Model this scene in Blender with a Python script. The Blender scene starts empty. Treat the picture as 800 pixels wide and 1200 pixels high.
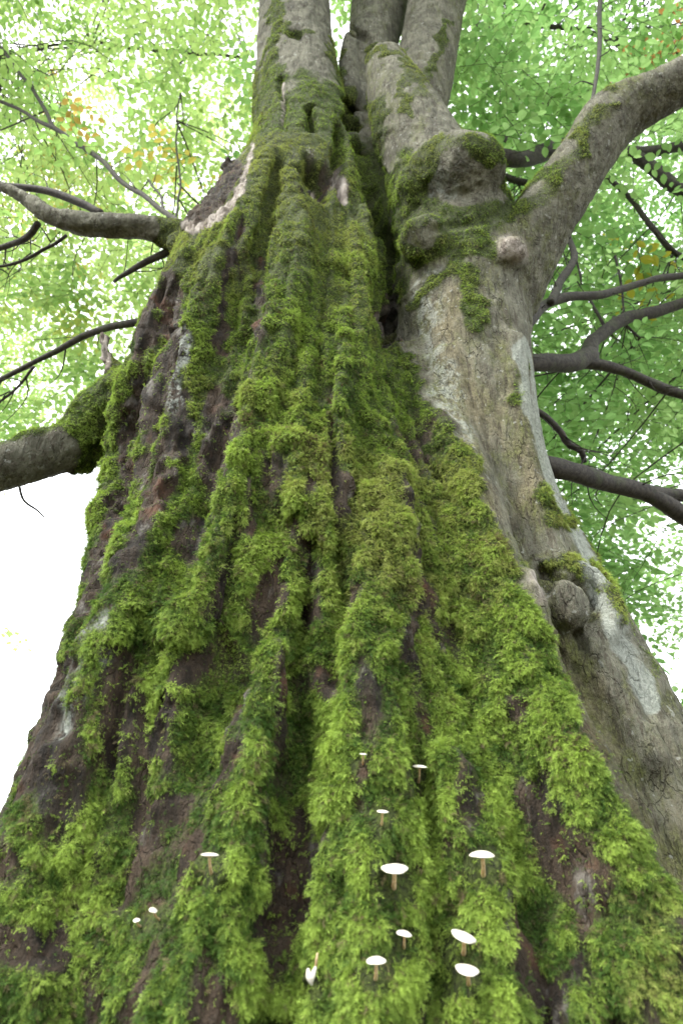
import bpy, math, random, time
import numpy as np
from mathutils import Vector
from mathutils.bvhtree import BVHTree
T0 = time.time()
rng = np.random.default_rng(7)
random.seed(7)
scn = bpy.context.scene
col = scn.collection

# ------------------------------------------------------------------ camera, sky, sun, exposure
CAM = np.array([0.0, 0.0, 1.0]); TILT = math.radians(30.0); F = 800.0
cam_d = bpy.data.cameras.new('camera'); cam = bpy.data.objects.new('camera', cam_d); col.objects.link(cam)
cam.location = CAM; cam.rotation_euler = (math.pi/2 + TILT, 0, 0)
cam_d.sensor_fit = 'VERTICAL'; cam_d.sensor_height = 36.0; cam_d.sensor_width = 24.0; cam_d.lens = 24.0
cam_d.clip_start = 0.05; cam_d.clip_end = 2000
cam_d.dof.use_dof = True; cam_d.dof.focus_distance = 2.15; cam_d.dof.aperture_fstop = 3.4
scn.camera = cam

SUN_EL, SUN_AZ = math.radians(58), math.radians(-75)      # light comes from the left, high
world = bpy.data.worlds.new('World'); scn.world = world; world.use_nodes = True
wn, wl = world.node_tree.nodes, world.node_tree.links
wn.clear()
sky = wn.new('ShaderNodeTexSky'); sky.sky_type = 'NISHITA'; sky.sun_disc = False
sky.sun_elevation = SUN_EL; sky.sun_rotation = SUN_AZ; sky.dust_density = 4.0; sky.air_density = 1.0
wmix = wn.new('ShaderNodeMix'); wmix.data_type = 'RGBA'; wmix.inputs[0].default_value = 0.8
wmix.inputs[7].default_value = (11.5, 11.8, 12.0, 1)          # even bright cloud layer
wbg = wn.new('ShaderNodeBackground'); wbg.inputs[1].default_value = 0.065
wout = wn.new('ShaderNodeOutputWorld')
wl.new(sky.outputs[0], wmix.inputs[6]); wl.new(wmix.outputs[2], wbg.inputs[0]); wl.new(wbg.outputs[0], wout.inputs[0])
sun_d = bpy.data.lights.new('sun', 'SUN'); sun_d.energy = 1.5; sun_d.angle = math.radians(14); sun_d.color = (1, 0.97, 0.9)
sun = bpy.data.objects.new('sun', sun_d); col.objects.link(sun)
sd = Vector((math.sin(SUN_AZ)*math.cos(SUN_EL), math.cos(math.radians(120))*math.cos(SUN_EL), math.sin(SUN_EL)))
sun.rotation_euler = sd.to_track_quat('Z', 'Y').to_euler(); sun.location = (-4, -3, 9)
vs = scn.view_settings
vs.view_transform = 'Standard'; vs.look = 'None'; vs.gamma = 1; vs.exposure = 2.5; vs.use_curve_mapping = False
scn.cycles.use_denoising = True
scn.cycles.max_bounces = 6; scn.cycles.diffuse_bounces = 4; scn.cycles.transparent_max_bounces = 4

# ------------------------------------------------------------------ maths helpers
FW = np.array([0, math.cos(TILT), math.sin(TILT)]); UP = np.array([0, -math.sin(TILT), math.cos(TILT)]); RT = np.array([1., 0, 0])
def ray(px, py): return RT*((px-400)/F) + UP*((600-py)/F) + FW
def at(px, py, Y):
    """world point seen towards (px,py) of the 800x1200 photograph, Y metres in front"""
    d = ray(px, py); return CAM + d*(Y/d[1])
def atd(px, py, dep): return CAM + ray(px, py)*dep
def vdepth(p): return float(np.dot(np.asarray(p)-CAM, FW))
def project(P):
    q = P - CAM; z = q @ FW; zz = np.where(z > .05, z, .05)
    return 400 + F*(q @ RT)/zz, 600 - F*(q @ UP)/zz, z

def _h(ix, iy, iz, seed):
    h = (ix*374761393 + iy*668265263 + iz*2147483647 + seed*1274126177) & 0xffffffff
    h = ((h ^ (h >> 13))*1274126177) & 0xffffffff
    h = ((h ^ (h >> 16))*2246822519) & 0xffffffff
    return ((h ^ (h >> 15)) & 0xffff)/32767.5 - 1.0
def noise(P, s=1.0, seed=0):
    """value noise in -1..1, P (N,3), s scalar or 3-vector frequency"""
    Q = P*np.asarray(s, float) + seed*17.31
    # a turn so the lattice never lines up with the world axes
    Q = np.stack([Q[:, 0]*.80-Q[:, 1]*.60, Q[:, 0]*.57+Q[:, 1]*.76-Q[:, 2]*.31, Q[:, 0]*.19+Q[:, 1]*.25+Q[:, 2]*.95], 1)
    I = np.floor(Q).astype(np.int64); f = Q - I; f = f*f*f*(f*(f*6-15)+10)
    r = 0
    for dx in (0, 1):
        wx = f[:, 0] if dx else 1-f[:, 0]
        for dy in (0, 1):
            wy = f[:, 1] if dy else 1-f[:, 1]
            for dz in (0, 1):
                wz = f[:, 2] if dz else 1-f[:, 2]
                r = r + wx*wy*wz*_h(I[:, 0]+dx, I[:, 1]+dy, I[:, 2]+dz, seed)
    return r
def fbm(P, s, seed=0, oct=3):
    r = 0; a = 1; t = 0; s = np.asarray(s, float)
    for k in range(oct):
        r = r + a*noise(P, s*(2.03**k), seed+k*5); t += a; a *= .5
    return r/t
def sstep(a, b, x):
    t = np.clip((x-a)/(b-a+1e-12), 0, 1); return t*t*(3-2*t)
def catmull(pts, n):
    pts = np.asarray(pts, float); K = len(pts)
    if K == 2: return pts[0] + (pts[1]-pts[0])*np.linspace(0, 1, n)[:, None]
    P = np.vstack([2*pts[0]-pts[1], pts, 2*pts[-1]-pts[-2]])
    out = []
    for t in np.linspace(0, K-1-1e-6, n):
        i = int(t); f = t-i; p0, p1, p2, p3 = P[i:i+4]
        out.append(.5*((2*p1)+(-p0+p2)*f+(2*p0-5*p1+4*p2-p3)*f*f+(-p0+3*p1-3*p2+p3)*f**3))
    return np.array(out)
def tube_arrays(pts, rad, nseg=16, n=None, round_end=True, sub=True, wob=0, seed=0):
    """closed tapered tube through pts with radii rad -> verts, faces"""
    if sub:
        n = n or max(8, len(pts)*5)
        X = catmull(np.column_stack([pts, rad]), n); C, R = X[:, :3], np.maximum(X[:, 3], 1e-4)
    else: C, R = np.asarray(pts, float), np.asarray(rad, float)
    if wob:
        C = C + wob*np.stack([noise(C, 2.2/1, seed+11), noise(C, 2.2, seed+12), noise(C, 2.2, seed+13)], 1)*np.minimum(1, np.linspace(0, 5, len(C)))[:, None]
    if round_end:
        d0 = (C[0]-C[1]); d0 /= np.linalg.norm(d0); d1 = (C[-1]-C[-2]); d1 /= np.linalg.norm(d1)
        C = np.vstack([C[0]+d0*R[0]*.45, C[0]+d0*R[0]*.3, C, C[-1]+d1*R[-1]*.3, C[-1]+d1*R[-1]*.45])
        R = np.concatenate([[R[0]*.35, R[0]*.8], R, [R[-1]*.8, R[-1]*.35]])
    m = len(C); T = np.gradient(C, axis=0); T /= np.linalg.norm(T, axis=1)[:, None]+1e-12
    ref = np.array([0, 1., 0]) if abs(T[0][1]) < .8 else np.array([1., 0, 0])
    V = []; ang = np.linspace(0, 2*math.pi, nseg, endpoint=False)
    for i in range(m):
        a = ref - T[i]*np.dot(ref, T[i]); a /= np.linalg.norm(a); ref = a; b = np.cross(T[i], a)
        V.append(C[i] + R[i]*(np.cos(ang)[:, None]*a + np.sin(ang)[:, None]*b))
    V = np.vstack(V + [C[0][None], C[-1][None]])
    Fc = []
    for i in range(m-1):
        for k in range(nseg):
            k2 = (k+1) % nseg
            Fc.append((i*nseg+k, i*nseg+k2, (i+1)*nseg+k2, (i+1)*nseg+k))
    for k in range(nseg):
        k2 = (k+1) % nseg
        Fc.append((m*nseg, k2, k)); Fc.append((m*nseg+1, (m-1)*nseg+k, (m-1)*nseg+k2))
    return V, Fc
class MB:
    def __init__(s): s.v = []; s.f = []; s.n = 0
    def add(s, V, Fc):
        s.v.append(np.asarray(V, float)); s.f += [tuple(i+s.n for i in f) for f in Fc]; s.n += len(V)
    def mesh(s, name, mats=(), smooth=True):
        me = bpy.data.meshes.new(name); me.from_pydata(np.vstack(s.v).tolist(), [], s.f)
        for m in mats: me.materials.append(m)
        if smooth: me.polygons.foreach_set('use_smooth', [True]*len(me.polygons))
        me.update(); return me
def obj(name, me, parent=None, label=None, cat=None, group=None, kind=None, loc=None):
    o = bpy.data.objects.new(name, me); col.objects.link(o)
    if parent is not None: o.parent = parent
    if loc is not None: o.location = loc
    for k, v in (('label', label), ('category', cat), ('group', group), ('kind', kind)):
        if v: o[k] = v
    return o

# ------------------------------------------------------------------ material helpers
class NT:
    def __init__(s, name):
        s.m = bpy.data.materials.new(name); s.m.use_nodes = True; s.t = s.m.node_tree; s.t.nodes.clear()
        s.out = s.t.nodes.new('ShaderNodeOutputMaterial')
    def n(s, typ, **kw):
        nd = s.t.nodes.new(typ)
        for k, v in kw.items():
            if k.startswith('i_'): nd.inputs[int(k[2:])].default_value = v
            else: setattr(nd, k, v)
        return nd
    def l(s, a, b): s.t.links.new(a, b)
    def attr(s, name, typ='GEOMETRY'):
        a = s.n('ShaderNodeAttribute', attribute_name=name, attribute_type=typ); return a
    def mix(s, fac, a, b):
        nd = s.n('ShaderNodeMix', data_type='RGBA')
        for i, x in ((0, fac), (6, a), (7, b)):
            if isinstance(x, (int, float)): nd.inputs[i].default_value = x
            elif isinstance(x, tuple): nd.inputs[i].default_value = (*x, 1)
            else: s.l(x, nd.inputs[i])
        return nd.outputs[2]
    def math(s, op, a, b=0.0, clamp=False):
        nd = s.n('ShaderNodeMath', operation=op, use_clamp=clamp)
        for i, x in ((0, a), (1, b)):
            if isinstance(x, (int, float)): nd.inputs[i].default_value = x
            else: s.l(x, nd.inputs[i])
        return nd.outputs[0]
    def ramp(s, x, lo, hi, a=0.0, b=1.0):
        nd = s.n('ShaderNodeMapRange', interpolation_type='SMOOTHSTEP')
        s.l(x, nd.inputs[0])
        for i, v in ((1, lo), (2, hi), (3, a), (4, b)): nd.inputs[i].default_value = v
        return nd.outputs[0]
    def pos(s, scale=(1, 1, 1)):
        g = s.n('ShaderNodeNewGeometry') if False else s.n('ShaderNodeTexCoord')
        mp = s.n('ShaderNodeMapping'); mp.inputs['Scale'].default_value = scale
        s.l(g.outputs['Object'], mp.inputs[0]); return mp.outputs[0]
    def tex(s, scale, detail=4, rough=.6, stretch=(1, 1, 1)):
        t = s.n('ShaderNodeTexNoise'); t.inputs['Scale'].default_value = scale
        t.inputs['Detail'].default_value = detail; t.inputs['Roughness'].default_value = rough
        s.l(s.pos(stretch), t.inputs['Vector']); return t.outputs[0]

def bark_material():
    n = NT('bark')
    moss, rot, lich, pale, warm = (n.attr(a).outputs['Fac'] for a in ('moss', 'rot', 'lichen', 'pale', 'warm'))
    crk = n.tex(16, 6, .72, (1, 1, .28)); fine = n.tex(90, 5, .7); mid = n.tex(9, 5, .65); big = n.tex(3, 4, .6)
    # smooth-bark side: grey, brown mottle, dark fissures running up the stem
    g = n.mix(n.ramp(mid, .35, .65), (.062, .063, .043), (.168, .168, .122))
    g = n.mix(n.ramp(fine, .42, .62, 0, .5), g, (.12, .10, .08))
    wc = n.mix(n.ramp(fine, .3, .7), (.10, .084, .048), (.185, .165, .10))
    wn_ = n.math('MULTIPLY', warm, n.ramp(n.tex(6, 4, .6, (1, 1, .5)), .36, .60))
    g = n.mix(wn_, g, wc)
    alg = n.math('MULTIPLY', n.ramp(n.math('ADD', n.attr('algae').outputs['Fac'], n.math('MULTIPLY', n.math('SUBTRACT', n.tex(13, 5, .75, (1, 1, .5)), .5), 1.7)), .3, .8), .85)
    g = n.mix(alg, g, n.mix(n.ramp(fine, .35, .65), (.045, .05, .014), (.12, .135, .035)))
    vor = n.n('ShaderNodeTexVoronoi', feature='DISTANCE_TO_EDGE'); vor.inputs['Scale'].default_value = 34
    nz = n.n('ShaderNodeTexNoise'); nz.inputs['Scale'].default_value = 14; nz.inputs['Detail'].default_value = 4
    pp = n.pos((1, 1, .3)); n.l(pp, nz.inputs['Vector'])
    mv = n.n('ShaderNodeMixRGB'); mv.inputs[0].default_value = .10; n.l(pp, mv.inputs[1]); n.l(nz.outputs[1], mv.inputs[2])
    n.l(mv.outputs[0], vor.inputs['Vector'])
    fis = n.math('MULTIPLY', n.ramp(vor.outputs[0], .0, .07, .7, 0), n.ramp(crk, .45, .6))
    st = n.tex(60, 4, .75, (1, 1, .16)); g = n.mix(n.ramp(st, .50, .64, 0, .8), g, (.05, .042, .028)); g = n.mix(n.ramp(st, .30, .42, .4, 0), g, (.24, .23, .18))
    g = n.mix(n.math('MULTIPLY', fis, .5), g, (.03, .024, .018))
    spots = n.ramp(n.tex(38, 2, .5), .66, .70)
    g = n.mix(n.math('MULTIPLY', spots, .3), g, (.42, .44, .40))
    # rotten side
    r = n.mix(n.ramp(crk, .35, .66), (.008, .006, .004), (.052, .036, .023))
    r = n.mix(n.ramp(n.tex(7, 4, .6), .55, .75, 0, .8), r, (.105, .046, .024))
    r = n.mix(n.ramp(n.tex(12, 5, .7, (1, 1, .5)), .56, .7, 0, .75), r, (.15, .14, .125))
    b = n.mix(rot, g, r)
    b = n.mix(n.math('MAXIMUM', n.math('MULTIPLY', lich, n.ramp(n.tex(22, 6, .8), .43, .58)), n.ramp(n.math('ADD', n.attr('band').outputs['Fac'], n.math('MULTIPLY', n.math('SUBTRACT', n.tex(30, 5, .7), .5), .9)), .35, .75, 0, .62)), b, n.mix(n.ramp(fine, .4, .6), (.23, .255, .225), (.36, .39, .345)))
    pw = n.mix(n.ramp(n.tex(30, 4, .6, (1, 1, .2)), .35, .65), (.17, .14, .115), (.38, .34, .30))
    b = n.mix(pale, b, pw)
    ms = n.mix(n.ramp(fine, .35, .65), (.016, .020, .006), (.055, .075, .014))
    b = n.mix(n.ramp(n.math('ADD', moss, n.math('MULTIPLY', n.math('SUBTRACT', fine, .5), .5)), .25, .6), b, ms)
    p = n.n('ShaderNodeBsdfPrincipled'); n.l(b, p.inputs['Base Color']); p.inputs['Roughness'].default_value = .85
    p.inputs['Specular IOR Level'].default_value = .25
    hgt = n.math('ADD', n.math('MULTIPLY', crk, 1.0), n.math('MULTIPLY', fine, .35))
    hgt = n.math('SUBTRACT', hgt, n.math('MULTIPLY', fis, .6)); hgt = n.math('SUBTRACT', hgt, n.math('MULTIPLY', st, .5))
    bp = n.n('ShaderNodeBump'); bp.inputs['Strength'].default_value = .9; bp.inputs['Distance'].default_value = .03
    n.l(hgt, bp.inputs['Height']); n.l(bp.outputs[0], p.inputs['Normal']); n.l(p.outputs[0], n.out.inputs[0])
    return n.m
def branch_material():
    n = NT('branch_bark')
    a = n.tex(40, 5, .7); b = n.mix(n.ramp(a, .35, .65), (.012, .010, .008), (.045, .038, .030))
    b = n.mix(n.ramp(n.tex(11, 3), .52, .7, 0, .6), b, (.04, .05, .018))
    p = n.n('ShaderNodeBsdfPrincipled'); n.l(b, p.inputs['Base Color']); p.inputs['Roughness'].default_value = .85
    bp = n.n('ShaderNodeBump'); bp.inputs['Strength'].default_value = .5; bp.inputs['Distance'].default_value = .01
    n.l(a, bp.inputs['Height']); n.l(bp.outputs[0], p.inputs['Normal']); n.l(p.outputs[0], n.out.inputs[0])
    return n.m
def plant_material(name, attr_type, trans=.35, tipattr=True, rough=.6, spec=.2):
    """colour from the per-piece attribute 'hue' (rgb) and, for moss, paler young tips"""
    n = NT(name)
    c = n.attr('hue', attr_type).outputs['Color']
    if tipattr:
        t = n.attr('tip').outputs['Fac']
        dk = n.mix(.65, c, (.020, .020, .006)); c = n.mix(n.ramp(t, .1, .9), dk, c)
    p = n.n('ShaderNodeBsdfPrincipled'); n.l(c, p.inputs['Base Color']); p.inputs['Roughness'].default_value = rough
    p.inputs['Specular IOR Level'].default_value = spec
    tr = n.n('ShaderNodeBsdfTranslucent'); n.l(c, tr.inputs[0])
    mx = n.n('ShaderNodeMixShader'); mx.inputs[0].default_value = trans
    n.l(p.outputs[0], mx.inputs[1]); n.l(tr.outputs[0], mx.inputs[2]); n.l(mx.outputs[0], n.out.inputs[0])
    return n.m
def simple_material(name, c1, c2, scale=40, rough=.6, spec=.3, sss=0):
    n = NT(name); b = n.mix(n.ramp(n.tex(scale, 3), .35, .65), c1, c2)
    p = n.n('ShaderNodeBsdfPrincipled'); n.l(b, p.inputs['Base Color']); p.inputs['Roughness'].default_value = rough
    p.inputs['Specular IOR Level'].default_value = spec
    if sss: p.inputs['Subsurface Weight'].default_value = sss; p.inputs['Subsurface Radius'].default_value = (.01, .008, .006); p.inputs['Subsurface Scale'].default_value = .5
    n.l(p.outputs[0], n.out.inputs[0]); return n.m
M_BARK = bark_material(); M_BRANCH = branch_material()
M_MOSS = plant_material('moss_green', 'INSTANCER', .32)
M_LEAF = plant_material('beech_leaf', 'INSTANCER', .72, False, .45, .3)
M_LEAFO = plant_material('beech_leaf_single', 'OBJECT', .72, False, .45, .3)
M_CAP = simple_material('mushroom_cap', (.46, .42, .35), (.58, .55, .48), 60, .35, .4, .3)
M_STEM = simple_material('mushroom_stem', (.42, .27, .14), (.62, .47, .30), 90, .6, .3, .2)
M_GILL = simple_material('mushroom_gills', (.55, .47, .38), (.70, .63, .54), 90, .7, .2)

# ------------------------------------------------------------------ ground
def ground():
    n = NT('forest_floor')
    a = n.tex(3, 6, .7); b = n.tex(60, 4, .7)
    c = n.mix(n.ramp(a, .4, .6), (.07, .045, .025), (.05, .075, .022)); c = n.mix(n.ramp(b, .45, .6, 0, .6), c, (.12, .075, .035))
    p = n.n('ShaderNodeBsdfPrincipled'); n.l(c, p.inputs['Base Color']); p.inputs['Roughness'].default_value = .95
    bp = n.n('ShaderNodeBump'); bp.inputs['Distance'].default_value = .03; n.l(b, bp.inputs['Height']); n.l(bp.outputs[0], p.inputs['Normal']); n.l(p.outputs[0], n.out.inputs[0])
    rs = np.concatenate([[0], np.linspace(.5, 14, 34), [20, 35, 60, 120, 260, 520]]); nseg = 72
    V = [(0, 2.2, 0)]; Fc = []
    for i, r in enumerate(rs[1:]):
        for k in range(nseg):
            t = 2*math.pi*k/nseg; V.append((r*math.cos(t), 2.2+r*math.sin(t), 0))
    V = np.array(V); R = np.hypot(V[:, 0], V[:, 1]-2.2)
    V[:, 2] = (.05*fbm(V, .9, 3) + .12*noise(V, .25, 9))*np.clip(R/3, .2, 1)*np.clip(60/np.maximum(R, 1), 0, 1) + np.clip(.10*(1.9-R), 0, .1)
    for k in range(nseg): Fc.append((0, 1+k, 1+(k+1) % nseg))
    for i in range(len(rs)-2):
        for k in range(nseg):
            k2 = (k+1) % nseg; a_ = 1+i*nseg; b_ = a_+nseg; Fc.append((a_+k, b_+k, b_+k2, a_+k2))
    mb = MB(); mb.add(V, Fc); obj('ground', mb.mesh('ground', [n.m]), kind='structure')
ground()

# ------------------------------------------------------------------ the tree: body tubes
def rad_at(p, hw): return vdepth(p)*math.sin(math.atan(hw/F))
tubes = []      # (part name, centre line, radii)
def body(name, spec, extra_start=None, Y=None):
    """spec rows: px, py, half width in px, Y (metres in front)"""
    P, R = [], []
    if extra_start:
        for (x, y, z, r) in extra_start: P.append((x, y, z)); R.append(r)
    for (px, py, hw, y) in spec:
        p = at(px, py, y); P.append(p); R.append(rad_at(p, hw))
    P = np.array(P, float); R = np.array(R); tubes.append((name, P, R)); return P, R
# main stem (left), from root collar up
body('trunk', [(372, 1060, 400, 2.32), (362, 940, 344, 2.32), (358, 800, 284, 2.32), (354, 700, 240, 2.33), (340, 600, 198, 2.34),
               (322, 500, 168, 2.36), (318, 400, 142, 2.38), (330, 330, 120, 2.40), (350, 255, 92, 2.42), (359, 190, 68, 2.44),
               (353, 120, 50, 2.46), (349, 50, 41, 2.48), (347, -20, 38, 2.50), (344, -110, 36, 2.52)],
     [(-.05, 2.35, -.35, 1.45), (-.06, 2.34, 0, 1.18), (-.06, 2.33, .45, 1.02)])
# second stem (right)
body('trunk', [(795, 1120, 160, 2.12), (752, 1020, 140, 2.14), (700, 900, 120, 2.16), (652, 790, 103, 2.18), (610, 690, 92, 2.20), (578, 600, 82, 2.22),
               (556, 500, 79, 2.24), (543, 400, 78, 2.26), (540, 320, 78, 2.28), (528, 260, 70, 2.30), (503, 200, 52, 2.32), (480, 150, 45, 2.34), (458, 95, 30, 2.36), (452, 72, 23, 2.37)],
     [(1.22, 2.0, -.35, .62), (1.14, 2.05, 0, .50), (1.05, 2.09, .4, .44)])
def bvh_now():
    mb = MB()
    for (_, P, R) in tubes: mb.add(*tube_arrays(P, R, 40))
    return BVHTree.FromPolygons([Vector(v) for v in np.vstack(mb.v)], mb.f)
BV0 = bvh_now()
def surf(px, py, bv=None, fallback=2.3):
    d = Vector(ray(px, py)).normalized()
    h = (bv or BV0).ray_cast(Vector(CAM), d)
    if h[0] is None: return np.array(at(px, py, fallback)), -np.array(d)
    return np.array(h[0]), np.array(h[1])
def ridge(spec, sink=.6, name='trunk'):
    """a rib lying on the stem: rows px, py, half width px; sink = share of the radius under the surface"""
    P, R = [], []
    for (px, py, hw) in spec:
        s, nn = surf(px, py); r = hw/F*vdepth(s); d = (s-CAM); d /= np.linalg.norm(d)
        P.append(s + d*r*(sink*2-1+.0)); R.append(r)
    tubes.append((name, np.array(P), np.array(R)))
# flutes of the main stem
ridge([(222, 300, 16), (190, 360, 20), (168, 440, 22), (146, 540, 24), (130, 640, 24), (104, 760, 26), (62, 900, 34), (14, 1020, 50), (-50, 1200, 70)], .45)
ridge([(318, 180, 12), (285, 270, 22), (235, 380, 30), (205, 480, 34), (185, 590, 36), (158, 700, 38), (120, 820, 46), (80, 940, 56), (50, 1050, 70), (20, 1200, 90)], .50)
ridge([(340, 205, 10), (345, 300, 22), (318, 400, 30), (300, 480, 34), (282, 570, 36), (265, 660, 42), (250, 740, 40)], .50)
ridge([(425, 255, 16), (412, 340, 24), (398, 440, 28), (385, 540, 30), (378, 620, 28)], .50)
ridge([(385, 300, 14), (372, 400, 18), (345, 520, 26), (340, 600, 30)], .62)
ridge([(330, 760, 30), (300, 850, 46), (272, 950, 60), (250, 1060, 72), (220, 1200, 92)], .56)
ridge([(452, 560, 24), (450, 660, 32), (440, 760, 38), (425, 860, 42), (415, 960, 48), (410, 1080, 52), (400, 1200, 60)], .60)
ridge([(478, 412, 18), (500, 480, 32), (532, 560, 42), (556, 640, 46), (575, 720, 52), (600, 820, 64), (640, 920, 80), (672, 1020, 92), (700, 1120, 110), (720, 1230, 120)], .40)
ridge([(520, 900, 34), (545, 1000, 46), (560, 1100, 54), (570, 1220, 62)], .6)
# ribs of the right stem
ridge([(596, 400, 20), (606, 500, 20), (628, 600, 20), (660, 700, 22), (700, 790, 24), (758, 900, 30)], .72)
ridge([(520, 420, 20), (545, 520, 24), (580, 620, 28)], .66)
ridge([(640, 790, 26), (690, 880, 34), (735, 980, 40), (770, 1090, 46)], .74)
# roots below the frame
for ang, r, L in ((-2.5, .34, 1.9), (-1.9, .30, 1.5), (-1.35, .30, 1.5), (-.75, .34, 1.9), (.2, .4, 2.3), (1.1, .35, 2.2), (2.0, .35, 2.2), (2.9, .38, 2.2)):
    c = np.array([.25, 2.35, 0]); dr = np.array([math.cos(ang), math.sin(ang), 0])
    if dr[1] < -.6: L *= .86
    P = [c+dr*(L*.45)+(0, 0, .62), c+dr*(L*.62)+(0, 0, .28), c+dr*(L*.85)+(0, 0, .05), c+dr*L*1.1+(0, 0, -.12)]
    tubes.append(('trunk', np.array(P), np.array([r*.9, r*.85, r*.6, r*.35])))
body('trunk', [(440, 480, 40, 2.5), (452, 400, 34, 2.5), (448, 300, 34, 2.5), (434, 220, 28, 2.52), (420, 150, 20, 2.56)])   # dark wood at the back of the cleft
# stems above
body('stem', [(478, 165, 34, 2.55), (492, 110, 35, 2.58), (502, 60, 34, 2.62), (512, 0, 34, 2.66), (528, -70, 33, 2.72)])
body('stem', [(436, 200, 22, 2.62), (432, 120, 27, 2.72), (436, 55, 30, 2.82), (447, -10, 33, 2.92), (455, -90, 30, 3.0)])
body('trunk', [(318, 190, 18, 2.40), (312, 120, 15, 2.44), (314, 40, 13, 2.46), (316, -30, 12, 2.5)])            # rib at the left of the main stem
# limbs blended into the wood
R1 = body('limb', [(585, 345, 50, 2.22), (618, 285, 42, 2.14), (652, 232, 36, 2.06), (688, 180, 33, 2.0), (716, 140, 34, 1.96), (762, 114, 28, 1.90), (815, 88, 27, 1.84), (900, 40, 30, 1.75), (1010, -20, 27, 1.66)])
L1 = body('limb', [(225, 285, 20, 2.50), (198, 274, 16, 2.5), (160, 266, 13, 2.48), (115, 264, 12, 2.46), (85, 260, 12, 2.44), (55, 250, 10, 2.42), (30, 232, 8, 2.42), (0, 218, 6, 2.42), (-60, 205, 6, 2.42)])
L3 = body('limb', [(175, 478, 30, 2.45), (118, 500, 31, 2.40), (80, 526, 28, 2.36), (40, 538, 28, 2.32), (0, 548, 29, 2.28), (-60, 562, 29, 2.24), (-150, 575, 28, 2.2)])
# burls and stubs
K1 = body('burl', [(492, 238, 38, 2.16), (520, 210, 45, 2.07), (543, 205, 47, 2.0), (557, 208, 46, 1.97)])
K2 = body('burl', [(500, 300, 30, 2.14), (498, 278, 29, 1.97)])
K3 = body('stub', [(585, 312, 26, 2.10), (598, 296, 20, 1.98), (603, 292, 17, 1.94)])
body('stub', [(228, 290, 26, 2.42), (256, 250, 20, 2.40), (272, 210, 12, 2.40), (270, 192, 8, 2.4)])       # dark jagged shard
body('trunk', [(205, 288, 14, 2.42), (250, 262, 14, 2.36), (284, 222, 12, 2.36), (298, 175, 9, 2.38)])     # pale torn wood
body('stub', [(140, 440, 14, 2.46), (124, 415, 9, 2.44), (121, 388, 8, 2.42)])
body('trunk', [(165, 470, 40, 2.40), (124, 490, 37, 2.39), (104, 504, 33, 2.375)])                              # mossy collar of the low left limb
body('stub', [(412, 42, 9, 2.62), (408, 75, 11, 2.58), (412, 130, 13, 2.56)])
# eye-shaped knot low on the right stem
ridge([(611, 672, 13), (618, 690, 19), (634, 716, 19), (655, 748, 12), (668, 770, 7)], .12)
ridge([(622, 664, 8), (645, 660, 11), (680, 668, 13), (704, 690, 14), (714, 722, 14), (706, 752, 12), (692, 778, 8)], .15)
ridge([(650, 686, 18), (658, 702, 24), (666, 722, 24), (676, 744, 14)], .32, 'burl')

# ------------------------------------------------------------------ fuse, displace
mb = MB()
for (_, P, R) in tubes: mb.add(*tube_arrays(P, R, 36 if R.max() > .3 else 24))
tmp = bpy.data.objects.new('fuse', mb.mesh('fuse')); col.objects.link(tmp)
md = tmp.modifiers.new('r', 'REMESH'); md.mode = 'VOXEL'; md.voxel_size = .012
dg = bpy.context.evaluated_depsgraph_get(); ev = tmp.evaluated_get(dg); me = ev.to_mesh()
nv = len(me.vertices); V = np.empty(nv*3); me.vertices.foreach_get('co', V); V = V.reshape(-1, 3)
nf = len(me.polygons); Q = np.empty(nf*4, np.int64)
assert len(me.loops) == nf*4
me.loops.foreach_get('vertex_index', Q); Q = Q.reshape(-1, 4)
ev.to_mesh_clear(); bpy.data.objects.remove(tmp)
print('fused', nv, nf, round(time.time()-T0, 1))
E = np.vstack([Q[:, [0, 1]], Q[:, [1, 2]], Q[:, [2, 3]], Q[:, [3, 0]]])
deg = np.bincount(E[:, 0], minlength=nv) + np.bincount(E[:, 1], minlength=nv)
def smooth_field(A, it, lam=.6):
    A = A.copy(); one = A.ndim == 1
    if one: A = A[:, None]
    for _ in range(it):
        S = np.stack([np.bincount(E[:, 0], A[E[:, 1], k], nv) + np.bincount(E[:, 1], A[E[:, 0], k], nv) for k in range(A.shape[1])], 1)/np.maximum(deg, 1)[:, None]
        A += lam*(S-A)
    return A[:, 0] if one else A
def normals(V):
    fn = np.cross(V[Q[:, 2]]-V[Q[:, 0]], V[Q[:, 3]]-V[Q[:, 1]])
    N = np.stack([sum(np.bincount(Q[:, j], fn[:, k], nv) for j in range(4)) for k in range(3)], 1)
    return N/(np.linalg.norm(N, axis=1)[:, None]+1e-12)
V = smooth_field(V, 10); N = normals(V)

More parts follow.
